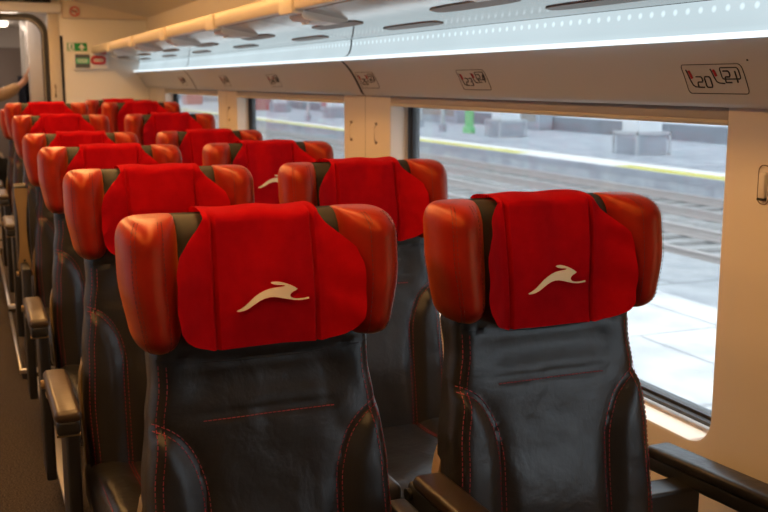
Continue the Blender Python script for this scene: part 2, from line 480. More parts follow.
CLOTH = {}
def make_seat(kind, seed, emblem=True):
    root = empty('train_seat')
    tag(root, cat='seat', group='train seats in two columns')
    obj('pedestal', bx(-.15, .15, -.34, .0, 0, .35, bev=.02), 'black_plastic', root)
    c = obj('seat_cushion', cushion_mesh(), 'black_leather', root); [obj('stitching', cushion_stitch(k), 'red_thread', c) for k in (-1, 0, 1)]
    obj('headrest_pad', backrest_mesh(True), 'pad_leather', root)
    b = obj('backrest', backrest_mesh(), 'black_leather', root); [obj('stitching', back_stitching(k), 'red_thread', b) for k in (-1, 0, 1)]; obj('seam_line', neck_seam(), 'dark', b)
    sh = bmesh.new(); rings = []
    for z in [.30+.03*i for i in range(25)]:
        hw = lerp(HW, z)+.006*(1-ss(.66, .76, z))-.03*ss(.70, .80, z); y0 = lean(z)+.060+.04*ss(.72, .95, z); y1 = lean(z)+.112-.01*ss(.9, 1.02, z)
        if z > .95: hw -= .02
        rings.append([(-hw, y0, z), (hw, y0, z), (hw+.002, (y0+y1)/2, z), (hw-.02, y1, z), (-hw+.02, y1, z), (-hw-.002, (y0+y1)/2, z)])
    loft(sh, rings); obj('back_shell', sh, 'gold_plastic', root)
    for s in (-1, 1):
        w = obj('headrest_wing', wing_mesh(s), 'red_leather', root); obj('stitching', wing_stitch(s), 'dark_thread', w)
    if seed not in CLOTH:
        h = obj('headrest_cover', cloth_mesh(seed), 'red_cloth', root); tag(h, 'red cloth cover with a white running hound' if emblem else 'plain red cloth cover')
        if emblem: obj('hound_emblem', emblem_mesh(seed), 'cream_embroidery', h)
    if kind == 'aisle':
        armrest(root, -.280, .060, .698, .14, -.245, insert=True)
        obj('armrest_support', pad(-.275, -.242, -.06, .11, .10, .66, .008), 'black_plastic', root)
        armrest(root, .238, .046, .665, .08, -.30, 'grey_leather')
        obj('middle_console', pad(.224, .262, .085, .17, .30, .682, .014), 'grey_leather', root)
    else:
        armrest(root, -.250, .066, .702, .085, -.32, 'dark_brown_leather')
        obj('armrest_support', pad(-.280, -.232, -.06, .10, .10, .68, .008), 'black_plastic', root)
        armrest(root, .352, .066, .640, .19, -.30, 'black_leather', 'black_plastic', .03)
        obj('armrest_bracket', pad(.20, .345, .02, .09, .36, .60, .008), 'black_plastic', root)
    return root

ROWS = [(1.55+.95*i) for i in range(7)]
LIFT = [0, 0, 0, 0, .048, .092, .092]
ORD = ['nearest to the viewer', 'in the second row', 'in the third row', 'in the fourth row', 'in the fifth row, on the low step', 'in the sixth row, on the higher step', 'in the rearmost row']
proto = {}
for kind, xc in (('aisle', .447), ('window', 1.003)):
    for i, y in enumerate(ROWS):
        v = (i*2+(kind == 'window')) % 3
        key = (kind, v) if (kind, i) != ('window', 1) else 'plain'
        if key not in proto: proto[key] = o = make_seat(kind, 1.3+v*2.1, key != 'plain')
        else: o = copy_tree(proto[key])
        o.location = (xc, y, LIFT[i])
        if kind == 'window' and i == 0:              # this cover hangs a little lower
            for c in kids(o):
                if c.name.startswith('headrest_cover'):
                    for q in [c]+kids(c):
                        q.data = q.data.copy()
                        for v in q.data.vertices:
                            d = -.017*max(0, min(1, (1.185-v.co.z)/.16)); v.co.z += d; v.co.y += .13*d; v.co.x -= .004
        if kind == 'aisle' and i == 6: o.scale.z = .955       # set lower than the rest
        o['label'] = ('black leather %s seat with red winged headrest, ' % ('aisle-side' if kind == 'aisle' else 'window-side'))+ORD[i]
        if kind == 'aisle' and i == 3:
            o['label'] = 'black leather aisle-side seat with red headrest and raised armrest, in the fourth row'
            for c in kids(o):
                if c.name.startswith('armrest') and c.location.x < -.2 and kids(c): c.rotation_euler.x = -math.radians(88); c.location.z -= .055; c.location.x += .024

# ------------------------------------------------------------------ coach shell
XR, XL, YE, YB = 1.50, -1.24, 9.1, -2.6
CX = (XR+XL)/2
tag(obj('floor', bx(XL-.2, XR+.2, YB-.1, 12.6, -.12, 0), 'carpet', smooth=False), kind='structure')
bm = bx(.172, XR+.02, 5.03, 9.08, .0, .048); box(bm, .172, XR+.02, 6.36, 9.08, .048, .092)
tag(obj('floor_step', bm, 'carpet', smooth=False), kind='structure')
bm = bx(.160, .176, 5.02, 6.35, .030, .052, bev=.003); box(bm, .160, XR, 5.015, 5.032, .030, .052, bev=.003)
box(bm, .160, .176, 6.35, 9.08, .070, .096, bev=.003); box(bm, .160, XR, 6.345, 6.362, .070, .096, bev=.003)
tag(obj('trim_1', bm, 'metal'), kind='structure')
bm = bx(.225, .268, -1.5, 5.0, .0, .014, bev=.003); box(bm, 1.20, 1.243, -1.5, 5.0, 0, .014, bev=.003)
tag(obj('trim_2', bm, 'track_metal'), kind='structure')

def rrect(y0, y1, z0, z1, r, n=8):
    """closed loop, radii r = (y0z0, y1z0, y1z1, y0z1)"""
    P = []
    for (cy, cz, a0, rr) in ((y0+r[0], z0+r[0], PI, r[0]), (y1-r[1], z0+r[1], 1.5*PI, r[1]), (y1-r[2], z1-r[2], 0, r[2]), (y0+r[3], z1-r[3], PI/2, r[3])):
        for k in range(n+1):
            a = a0+PI/2*k/n; P.append((cy+rr*math.cos(a), cz+rr*math.sin(a)))
    return P
def outer_loop(y0, y1, z0, z1, n=8):
    P = []
    for j, (a, b) in enumerate((((y0, z0)), ((y1, z0)), ((y1, z1)), ((y0, z1)))):
        P += [(a, b)]*(n+1)
    return P
def panel_with_hole(bm, outer, inner, x_face, x_back, f, fil=.012):
    """face at x_face between outer rectangle and a rounded opening, then the reveal back to x_back; f maps (x, a, b) to a point"""
    n = 8
    A = outer_loop(*outer, n=n); y0, y1, z0, z1, r = inner
    rings = []
    o = [bm.verts.new(f(x_face, a, b)) for a, b in (outer_loop(*outer, n=0))]
    sgn = 1 if x_back > x_face else -1
    for dx, grow in ((0, fil), (fil*.3, fil*.3), (fil, 0), (abs(x_back-x_face), -.004)):
        L = rrect(y0-grow, y1+grow, z0-grow, z1+grow, [max(.002, q+grow) for q in r], n)
        rings.append([bm.verts.new(f(x_face+sgn*dx, a, b)) for a, b in L])
    m = len(rings[0])
    for a, b in zip(rings, rings[1:]):
        for i in range(m): bm.faces.new((a[i], a[(i+1) % m], b[(i+1) % m], b[i]))
    R = rings[0]
    for c in range(4):                            # corner fans and straight strips
        for k in range(n): bm.faces.new((o[c], R[c*(n+1)+k], R[c*(n+1)+k+1]))
        nx = (c+1) % 4
        bm.faces.new((o[c], R[c*(n+1)+n], R[nx*(n+1)], o[nx]))
    return rings

OPEN = [(1.735+2.385*k, 3.60+2.385*k) for k in (-2, -1, 0, 1, 2)]
OPEN[-1] = (6.475, 8.36)
ZW0, ZW1 = .604, 1.372
def side_wall(name, xf, sgn, seen):
    bm = bmesh.new(); f = lambda x, a, b: (x, a, b)
    edges = [YB]+[(OPEN[k][1]+OPEN[k+1][0])/2 for k in range(len(OPEN)-1)]+[YE]
    for k, (a, b) in enumerate(OPEN):
        panel_with_hole(bm, (edges[k]+.0015, edges[k+1]-.0015, 0, 1.372), (a, b, ZW0, 1.370, (.07, .07, .002, .002)), xf, xf+sgn*.10, f)
    # dark backing behind the seams, outer skin around the glass, upper wall above the cove
    w = obj(name, bm, 'cream'); tag(w, kind='structure')
    bm = bmesh.new()
    for e in edges[1:-1]: box(bm, xf+sgn*.004, xf+sgn*.03, e-.02, e+.02, 0, 1.372)
    obj('panel_seam', bm, 'dark', w, smooth=False)
    bm = bmesh.new()
    for k, (a, b) in enumerate(OPEN):
        lo, hi = edges[k], edges[k+1]
        X0, X1 = sorted((xf+sgn*.101, xf+sgn*.112))
        box(bm, X0, X1, lo, a-.002, 0, 1.40); box(bm, X0, X1, b+.002, hi, 0, 1.40)
        box(bm, X0, X1, a, b, 0, ZW0+.0); box(bm, X0, X1, a, b, 1.36, 1.40)
    X0, X1 = sorted((xf+sgn*.02, xf+sgn*.15))
    box(bm, X0, X1, YB, YE, 1.40, 2.10)
    X0, X1 = sorted((xf+sgn*.104, xf+sgn*.15))
    box(bm, X0, X1, YB, YE, -.55, 0)
    obj('outer_skin', bm, 'grey_plastic', w, smooth=False)
    bm = bmesh.new(); X0, X1 = sorted((xf, xf+sgn*.02)); box(bm, X0, X1, YB, YE, 1.50, 1.965)
    obj('upper_lining', bm, 'ceiling', w, smooth=False)
    return w
wr = side_wall('wall_right', XR, 1, True); side_wall('wall_left', XL, -1, False)

# windows: glass, black gasket, blind housing
def window(n, xf, sgn, a, b):
    w = bmesh.new(); xg = xf+sgn*.088
    def ring(grow, x, r=.06): return [(x, p, q) for p, q in rrect(a+.012+grow, b-.012-grow, ZW0+.012+grow, 1.365, [max(.01, r-grow), max(.01, r-grow), .004, .004])]
    # a gasket: profile swept round the opening
    R = [ring(0, xg), ring(.004, xg-sgn*.020), ring(.014, xg-sgn*.022), ring(.017, xg-sgn*.012), ring(.025, xg-sgn*.010), ring(.027, xg-sgn*.002), ring(.027, xg+sgn*.02)]
    loft(w, R, cap=False)
    g = obj('window_%d' % n, w, 'rubber'); tag(g, kind='structure')
    p = bmesh.new(); L = rrect(a+.036, b-.036, ZW0+.036, 1.365, [.05, .05, .004, .004])
    loft(p, [[(xg+sgn*.002, y, z) for y, z in L], [(xg+sgn*.008, y, z) for y, z in L]])
    obj('glass', p, 'glass', g, smooth=False)
    h = bmesh.new(); X0, X1 = sorted((xf+sgn*.004, xf+sgn*.045))
    box(h, X0, X1, a-.006, b+.006, 1.336, 1.3725, bev=.003)
    bh = obj('blind_housing', h, 'housing_grey', g)
    h = bmesh.new(); X0, X1 = sorted((xf+sgn*.0, xf+sgn*.03)); box(h, X0, X1, a-.004, b+.004, 1.327, 1.339, bev=.003)
    obj('blind_bar', h, 'rail_beige', bh)
    if b < 1.5 and not (sgn > 0 and b > 0):  # blinds added in windows out of view, to cut the daylight
        h = bmesh.new(); X0, X1 = sorted((xf+sgn*.046, xf+sgn*.050)); box(h, X0, X1, a-.002, b+.002, ZW0, 1.36); obj('added_blind', h, 'blind', g, smooth=False)
    return g
n = 1
for (a, b) in OPEN[::-1]:
    window(n, XR, 1, a, b); n += 1
for (a, b) in OPEN[::-1]:
    window(n, XL, -1, a, b); n += 1

# overhead panel (number plates sit on it): extruded profile with open seams
PROF = [(1.486, 1.366), (1.478, 1.368), (1.470, 1.376), (1.462, 1.392), (1.450, 1.415), (1.436, 1.440), (1.420, 1.463), (1.403, 1.483), (1.384, 1.499), (1.380, 1.5015), (1.380, 1.505), (1.47, 1.515)]
def pan_x(z):
    P = PROF[:9]
    for (xa, za), (xb, zb) in zip(P, P[1:]):
        if z <= zb: return xa+(xb-xa)*(z-za)/(zb-za)
    return P[-1][0]
SEAMS = [YB, -.95, 1.40-.9, 3.815, 6.30, YE]
SEAMS = [YB, .62, 3.815, 6.98, YE]
def mir(x): return 2*CX-x
for side in (1, -1):
    X = (lambda x: x) if side > 0 else mir
    bm = bmesh.new()
    for a, b in zip(SEAMS, SEAMS[1:]):
        loft(bm, [[(X(x), y, z) for x, z in PROF] for y in (a+.004, b-.004)])
    t = obj('trim_3' if side > 0 else 'trim_4', bm, 'overhead'); tag(t, kind='structure')
    bm = bmesh.new(); loft(bm, [[(X(x+.012), y, z) for x, z in PROF[1:9]+[(1.50, 1.52), (1.50, 1.366)]] for y in (YB, YE)])
    obj('panel_backing', bm, 'dark', t, smooth=False)
    for sy in SEAMS[1:-1]:
        bm = bmesh.new(); loft(bm, [[(X(x-.0012), y, z+.0004) for x, z in PROF[:9]]+[(X(1.50), y, 1.515), (X(1.50), y, 1.366)] for y in (sy-.012, sy+.012)]); obj('seam_gasket', bm, 'dark', t, smooth=False)

# LED cove light and luggage rack, one each side
def cove(side):
    X = (lambda x: x) if side > 0 else mir
    root = empty('cove_light', (0, 0, 0))
    tag(root, ('long cool white LED cove light above the right-hand number plates' if side > 0 else 'long cool white LED cove light along the opposite wall'), 'light', None)
    bm = bmesh.new()
    for a, b in zip(SEAMS, SEAMS[1:]):
        loft(bm, [[(X(x), y, z) for x, z in ((1.377, 1.5015), (1.3765, 1.510), (1.380, 1.514), (1.392, 1.514), (1.392, 1.505), (1.383, 1.5015))] for y in (a+.003, b-.003)])
    obj('lip_strip', bm, 'lip_glow', root, smooth=False)
    bm = bmesh.new()
    prof = [(1.392, 1.516), (1.404, 1.519), (1.414, 1.528), (1.420, 1.541), (1.424, 1.558), (1.426, 1.584), (1.436, 1.584), (1.436, 1.514), (1.392, 1.512)]
    for a, b in zip(SEAMS, SEAMS[1:]):
        loft(bm, [[(X(x), y, z) for x, z in prof] for y in (a+.006, b-.006)])
    obj('diffuser', bm, 'led', root)
    bm = bmesh.new()
    for s in SEAMS[1:-1]: loft(bm, [[(X(x-.0015), y, z) for x, z in prof[:6]+[(1.44, 1.570), (1.44, 1.512)]] for y in (s-.0065, s+.0065)])
    obj('joint', bm, 'dark', root, smooth=False)
    return root
cove(1); cove(-1)

def rack(side):
    YE = 9.035
    X = (lambda x: x) if side > 0 else mir
    def bxx(bm, x0, x1, *r, **k): return box(bm, *sorted((X(x0), X(x1))), *r, **k)
    root = empty('luggage_rack')
    tag(root, ('long overhead luggage rack with glossy underside above the right-hand windows' if side > 0 else 'long overhead luggage rack along the opposite wall'), 'luggage rack')
    def zu(x): return 1.577+(1.425-x)*.22
    bm = bmesh.new(); prof = [(1.46, 1.585), (1.425, 1.586), (1.39, 1.594), (1.34, 1.601), (1.25, 1.618), (1.15, 1.636), (1.06, 1.652), (1.06, 1.668), (1.25, 1.64), (1.46, 1.60)]
    for a, b in zip(SEAMS, SEAMS[1:]): loft(bm, [[(X(x), y, z) for x, z in prof] for y in (a+.002, min(b, YE)-.002)])
    obj('shelf', bm, 'rack_gloss', root)
    bm = bmesh.new()
    loft(bm, [[(X(x), y, z) for x, z in ((1.028, 1.655), (1.022, 1.662), (1.020, 1.700), (1.026, 1.712), (1.040, 1.712), (1.050, 1.700), (1.062, 1.670), (1.062, 1.655))] for y in (YB, YE)])
    obj('front_rail', bm, 'rail_beige', root)
    bm = bmesh.new(); bxx(bm, 1.44, XR, YB, YE, 1.565, 1.63)
    obj('wall_rail', bm, 'dark', root, smooth=False)
    def uz(x):
        P = prof[:7][::-1]
        for (xa, za), (xb, zb) in zip(P, P[1:]):
            if x <= xb: return za+(zb-za)*(x-xa)/(xb-xa)
        return P[-1][1]
    ys = [1.05, 2.2, 3.35, 4.50, 5.67, 6.82, 7.97] if side > 0 else [2.2, 4.5, 6.82]
    for y in ys:
        bm = bmesh.new(); bxx(bm, 1.012, 1.055, y-.075, y+.075, 1.642, 1.708, bev=.006)
        br = obj('rack_bracket', bm, 'rail_beige', root)
        bm = bmesh.new()
        w = .07
        loft(bm, [[(X(x), y+s, z) for x, z in ((1.05, 1.635), (1.06, 1.625), (1.18, 1.612), (1.215, 1.62), (1.20, 1.636), (1.05, 1.66))] for s in (-w, w)])
        lb = obj('light_block', bm, 'ivory', br)
        bm = bmesh.new(); bxx(bm, 1.085, 1.15, y-.045, y-.010, 1.612, 1.625, bev=.002); bxx(bm, 1.085, 1.15, y+.010, y+.045, 1.612, 1.625, bev=.002)
        obj('lens', bm, 'white', lb)
    def oval(xc, yc, lx, ly):
        bm = bmesh.new(); R = [[], []]
        for k in range(40):
            a = 2*PI*k/40; e = .45
            px = math.copysign(abs(math.cos(a))**e, math.cos(a))*lx; py = math.copysign(abs(math.sin(a))**.7, math.sin(a))*ly
            x = xc+px; z = uz(x)
            R[0].append((X(x), yc+py, z+.004)); R[1].append((X(x), yc+py, z-.003))
        loft(bm, R); return bm
    for k in range(8 if side > 0 else 0):
        for xc, dy, l in ((1.355, .0, .22), (1.245, .42, .24)):
            y = .95+1.06*k+dy
            if y < 8.8: obj('oval_cover', oval(xc, y, .022 if xc > 1.3 else .026, l), 'taupe', root)
    return root
rack(1); rack(-1)

# ceiling: vaulted profile with two warm light troughs over the aisle
CP = [(1.52, 1.955), (1.50, 1.962), (1.30, 2.005), (1.05, 2.055), (.80, 2.095), (.62, 2.12)]
CP = CP+[(CX, 2.135)]+[(mir(x), z) for x, z in CP[::-1]]
bm = bmesh.new(); loft(bm, [[(x, y, z) for x, z in CP]+[(XL-.1, y, 2.2), (XR+.1, y, 2.2)] for y in (YB, YE)])
tag(obj('ceiling', bm, 'ceiling'), kind='structure')
for side in (1, -1):
    root = empty('ceiling_light', (CX+side*.36, 4.6, 2.10))
    tag(root, 'long warm ceiling light above the %s edge of the aisle' % ('seat-side' if side > 0 else 'far'), 'light')
    obj('frame', bx(-.085, .085, -4.0, 4.0, .0, .03, bev=.004), 'rail_beige', root)
    obj('diffuser', bx(-.065, .065, -3.97, 3.97, -.012, .012, bev=.006), 'lamp_warm', root)

# end walls
def fy(x, a, b): return (a, x, b)
bm = bmesh.new()
rg = panel_with_hole(bm, (XL-.1, XR+.12, -.01, 2.2), (CX-.555, CX+.555, -.008, 2.035, (.002, .002, .03, .03)), YE, YE+.10, fy)
we = obj('wall_front', bm, 'ivory'); tag(we, kind='structure')
bm = bmesh.new()
for s in (1, -1):
    X = (lambda x: x) if s > 0 else mir
    box(bm, *sorted((X(.79), X(1.54))), YE-.055, YE+.01, 1.945, 2.2, bev=.012)
obj('bulkhead', bm, 'ceiling', we)
bm = bmesh.new()
for s in (1, -1):
    X = (lambda x: x) if s > 0 else mir
    box(bm, *sorted((X(.772), X(.795))), YE-.006, YE+.01, 0, 1.80)
obj('dark_strip', bm, 'dark', we, smooth=False)
bm = bmesh.new(); box(bm, CX-.67, CX+.66, YE-.09, YE+.05, 1.985, 2.065, bev=.012)
obj('lintel', bm, 'ivory', we)
bm = bmesh.new(); box(bm, CX-.60, CX+.58, YE-.07, YE+.05, 2.066, 2.19, bev=.004)
d = obj('display_panel', bm, 'dark', we)
bm = bmesh.new(); box(bm, .35, .50, YE-.073, YE-.068, 2.085, 2.125); obj('display_light', bm, 'display', d, smooth=False)
bm = bx(XL-.1, XR+.1, YB-.06, YB, 0, 2.2); tag(obj('wall_back', bm, 'ivory', smooth=False), kind='structure')

# door frame: beige posts and black seals with rounded upper corners
def arch(bm, hw, zt, r, w, y0, y1):
    def pts(h, z, rr):
        P = [(CX-h, 0)]
        for k in range(13): a = PI-PI/2*k/12; P.append((CX-h+rr+rr*math.cos(a), z-rr+rr*math.sin(a)))
        for k in range(13): a = PI/2-PI/2*k/12; P.append((CX+h-rr+rr*math.cos(a), z-rr+rr*math.sin(a)))
        return P+[(CX+h, 0)]
    A = pts(hw, zt, r); B = pts(hw+w, zt+w, r+w)
    loft(bm, [[(p[0], y0, p[1]), (q[0], y0, q[1]), (q[0], y1, q[1]), (p[0], y1, p[1])] for p, q in zip(A, B)])
    return bm
bm = bmesh.new(); arch(bm, .512, 1.945, .13, .034, YE+.0, YE+.09)
fr = obj('door_1', bm, 'rubber', smooth=False); tag(fr, kind='structure')
bm = bmesh.new(); arch(bm, .498, 1.93, .13, .016, YE+.04, YE+.12); obj('inner_jamb', bm, 'vest_grey', fr, smooth=False)
bm = bmesh.new(); arch(bm, .495, 1.925, .13, .006, YE+.015, YE+.05); obj('seal', bm, 'dark', fr, smooth=False)
bm = bmesh.new()
for s in (1, -1): box(bm, *sorted((CX+s*.548, CX+s*.640)), YE-.012, YE+.10, 0, 1.985, bev=.006)
obj('door_post', bm, 'rail_beige', fr)
bm = bmesh.new()
tube(bm, [(CX+.585, YE-.012, 1.39), (CX+.585, YE-.035, 1.385), (CX+.585, YE-.035, 1.30), (CX+.585, YE-.012, 1.295)], .007, 8); obj('post_handle', bm, 'gold_plastic', fr)

# vestibule behind the doorway
bm = bx(CX-.95, CX-.90, YE+.1, 12.5, 0, 2.15); vl = obj('wall_vestibule_left', bm, 'vest_grey', smooth=False); tag(vl, kind='structure')
bm = bx(.560, .80, 9.95, 11.2, 0, 2.15, bev=.01); box(bm, .80, .85, YE+.1, 12.5, 0, 2.15)
vr = obj('wall_vestibule_right', bm, 'vest_grey'); tag(vr, kind='structure')
bm = bx(.555, .562, 10.3, 10.9, .5, 1.9); obj('access_panel', bm, 'ivory', vr, smooth=False)
bm = bx(-.8, .85, 12.5, 12.56, 0, 2.2); wv = obj('wall_vestibule_end', bm, 'vest_grey', smooth=False); tag(wv, kind='structure')
bm = bx(-.8, .85, YE+.1, 12.5, 2.02, 2.2); tag(obj('ceiling_vestibule', bm, 'white', smooth=False), kind='structure')
bm = bx(-.25, .62, 12.40, 12.5, 0, 1.80, bev=.01); dr = obj('door_2', bm, 'door_brown'); tag(dr, kind='structure')
bm = bmesh.new(); box(bm, .36, .42, 12.394, 12.40, 1.31, 1.345); box(bm, .40, .45, 12.394, 12.40, 1.345, 1.365); obj('door_label', bm, 'white', dr, smooth=False)
bm = bx(-.25, .62, 12.394, 12.40, 1.27, 1.275); obj('door_groove', bm, 'dark', dr, smooth=False)
vlamp = obj('ceiling_light', bx(-.35, .48, 9.75, 9.95, 1.985, 2.04, bev=.01), 'lamp_white'); tag(vlamp, 'flat white ceiling light glimpsed above the end doorway', 'light')
vl2 = obj('ceiling_light', bx(-.3, .45, 11.2, 11.5, 1.985, 2.04, bev=.01), 'lamp_white'); tag(vl2, 'second white ceiling light deeper inside the vestibule', 'light')

# signs on the end wall
def flat(x0, x1, z0, z1, y, t=.004): return bx(x0, x1, y-t, y, z0, z1, bev=.0008, seg=1)
def poly(bm, pts, y, t=.0015):
    a = [bm.verts.new((x, y, z)) for x, z in pts]; b = [bm.verts.new((x, y-t, z)) for x, z in pts]
    bm.faces.new(b); bm.faces.new(a[::-1])
    for i in range(len(pts)): bm.faces.new((a[i], a[(i+1) % len(pts)], b[(i+1) % len(pts)], b[i]))
    return bm
sg = obj('exit_sign', flat(.829, .992, 1.676, 1.744, YE), 'sign_green', smooth=False); tag(sg, 'green exit sign with white door figure and arrow on end wall', 'sign')
obj('door_field', flat(.838, .885, 1.679, 1.741, YE-.004, .001), 'white', sg, smooth=False)
bm = bmesh.new()
poly(bm, [(.848, 1.684), (.855, 1.684), (.861, 1.700), (.868, 1.697), (.872, 1.686), (.878, 1.686), (.874, 1.706), (.866, 1.709), (.868, 1.718), (.876, 1.716), (.877, 1.721), (.866, 1.726), (.857, 1.722), (.850, 1.712), (.854, 1.709), (.859, 1.716), (.857, 1.704)], YE-.005)
c = [(.868+.005*math.cos(2*PI*k/12), 1.732+.005*math.sin(2*PI*k/12)) for k in range(12)]; poly(bm, c, YE-.005)
obj('running_figure', bm, 'sign_green', sg, smooth=False)
bm = bmesh.new(); poly(bm, [(.938, 1.682), (.956, 1.682), (.956, 1.702), (.976, 1.702), (.947, 1.738), (.918, 1.702), (.938, 1.702)], YE-.004)
obj('arrow', bm, 'white', sg, smooth=False)
em = obj('emergency_box', bx(.868, 1.155, YE-.045, YE, 1.522, 1.658, bev=.008), 'white'); tag(em, 'white framed emergency handle box below the green exit sign', 'emergency box')
obj('dark_field', bx(.885, 1.005, YE-.047, YE-.044, 1.534, 1.648), 'field_grey', em, smooth=False)
obj('instruction_label', bx(.890, .998, YE-.0485, YE-.0465, 1.570, 1.616), 'mint', em, smooth=False)
bm = bmesh.new(); 
for z in (1.606, 1.598, 1.590, 1.581): box(bm, .905, .985, YE-.0492, YE-.0484, z-.002, z+.002)
obj('instruction_lines', bm, 'ivory', em, smooth=False)
obj('light_field', bx(1.008, 1.14, YE-.047, YE-.044, 1.534, 1.648), 'ivory', em, smooth=False)
bm = bmesh.new(); tube(bm, [(x, YE-.055, z) for x, z in rrect(1.022, 1.128, 1.574, 1.626, [.024]*4, 6)], .011, 10, closed=True); obj('red_handle', bm, 'sign_red', em)
bm = bmesh.new(); poly(bm, rrect(1.040, 1.112, 1.588, 1.612, [.011]*4, 6), YE-.047, .006); obj('handle_plate', bm, 'cream', em, smooth=False)
ns = obj('no_smoking_sign', flat(.850, .945, 1.955, 2.050, YE-.055), 'cream', smooth=False); tag(ns, 'square no smoking sign with red ring high on end wall', 'sign')
bm = bmesh.new(); tube(bm, [(.898+.036*math.cos(2*PI*k/28), YE-.060, 2.001+.036*math.sin(2*PI*k/28)) for k in range(28)], .006, 6, closed=True)
tube(bm, [(.898-.025, YE-.060, 2.026), (.898+.025, YE-.060, 1.976)], .0045, 6); obj('red_ring', bm, 'sign_red', ns)
bm = bmesh.new(); box(bm, .874, .919, YE-.0605, YE-.059, 1.997, 2.006); tube(bm, [(.917, YE-.06, 2.007), (.923, YE-.06, 2.015), (.917, YE-.06, 2.022)], .002, 5); obj('cigarette', bm, 'ink', ns, smooth=False)

# seat number plates on the overhead panel
SEG = {'0': [[(.15, 0), (.85, 0), (1, .15), (1, .85), (.85, 1), (.15, 1), (0, .85), (0, .15), (.15, 0)]], '1': [[(.5, 0), (.5, 1)]],
       '2': [[(0, 1), (.85, 1), (1, .85), (1, .65), (.85, .5), (.15, .5), (0, .35), (0, 0), (1, 0)]],
       '3': [[(0, 1), (.85, 1), (1, .85), (1, .65), (.85, .52), (.3, .52), (.85, .52), (1, .35), (1, .15), (.85, 0), (0, 0)]],
       '4': [[(.8, 0), (.8, 1), (0, .35), (1.05, .35)]], '5': [[(1, 1), (0, 1), (0, .55), (.85, .55), (1, .4), (1, .15), (.85, 0), (0, 0)]],
       '6': [[(.9, 1), (.15, 1), (0, .85), (0, .15), (.15, 0), (.85, 0), (1, .15), (1, .4), (.85, .55), (0, .55)]],
       '7': [[(0, 1), (1, 1), (.35, 0)]], '9': [[(0, 0), (.85, 0), (1, .15), (1, .85), (.85, 1), (.15, 1), (0, .85), (0, .6), (.15, .45), (1, .45)]]}
def plate(yc, n1, n2, label):
    # local a runs to the viewer's right (towards smaller y), b up from the lower edge; the outline is 0.185 x 0.060
    root = empty('seat_number_plate', (pan_x(1.425), yc, 1.425)); tag(root, label, 'number plate', 'seat number plates on the overhead panel')
    ox, oy, oz = root.location
    def P(a, b, off=.0005):
        z = 1.395+b; y = yc+.0925-a+ -.006*(b/.06-.5)
        return (pan_x(z)-off-ox, y-oy, z-oz)
    def dense(pts, k=4):
        out = []
        for (a0, b0), (a1, b1) in zip(pts, pts[1:]):
            for i in range(k): out.append((a0+(a1-a0)*i/k, b0+(b1-b0)*i/k))
        return out+[pts[-1]]
    def line(bm, pts, r, k=4): return tube(bm, [P(a, b) for a, b in dense(pts, k)], r, 6)
    R = rrect(0, .185, 0, .060, [.009]*4, 5)
    bm = bmesh.new(); tube(bm, [P(a, b) for a, b in dense(R+R[:1], 4)[:-1]], .0009, 5, closed=True); obj('plate_outline', bm, 'ink', root)
    for k, (a0, b0, sc) in enumerate(((.014, .014, 1), (.092, .022, .80))):
        bm = bmesh.new(); line(bm, [(a0-.002, b0+.036*sc), (a0+.003, b0+.012*sc), (a0+.006, b0+.004*sc), (a0+.013, b0+.000), (a0+.036*sc, b0-.001)], .0015)
        sy = obj('seat_symbol', bm, 'ink', root)
        bm = bmesh.new(); line(bm, [(a0+.006, b0+.034*sc), (a0+.0085, b0+.026*sc), (a0+.010, b0+.018*sc)], .0032); obj('symbol_headrest', bm, 'ink_red', sy)
    def number(txt, a0, b0, w, h, gap):
        bm = bmesh.new()
        for i, ch in enumerate(txt):
            for st in SEG[ch]: line(bm, [(a0+i*(w+gap)+x*w, b0+y*h) for x, y in st], .0017)
        obj('number', bm, 'ink', root)
    number(n1, .037, .013, .018, .022, .008); number(n2, .126, .023, .017, .023, .009)
    W = rrect(.118, .172, .030, .053, [.005]*4, 4)
    bm = bmesh.new(); tube(bm, [P(a, b) for a, b in dense(W+W[:1], 3)[:-1]], .0014, 5, closed=True); obj('window_symbol', bm, 'ink', root)
for yc, a, b, lb in ((1.712, '20', '21', 'large seat number plate reading 20 and 21 on overhead panel'), (2.80, '23', '24', 'seat number plate reading 23 and 24 on overhead panel'),
                     (3.69, '26', '27', 'seat number plate reading 26 and 27 beside the panel seam'), (4.98, '29', '30', 'small seat number plate above the second window, nearer one'),
                     (6.02, '32', '33', 'small seat number plate above the second window, farther one'), (7.3, '35', '36', 'tiny seat number plate above the farthest window')):
    plate(yc, a, b, lb)
# screw dot beside the first plate
bm = bmesh.new(); bmesh.ops.create_cone(bm, cap_ends=True, segments=10, radius1=.0022, radius2=.0022, depth=.002, matrix=Matrix.Translation((pan_x(1.462), 1.592, 1.462)) @ Matrix.Rotation(PI/2, 4, 'Y'))
tag(obj('panel_screw', bm, 'ink'), 'tiny dark screw on the panel above plate 20 and 21', 'screw')

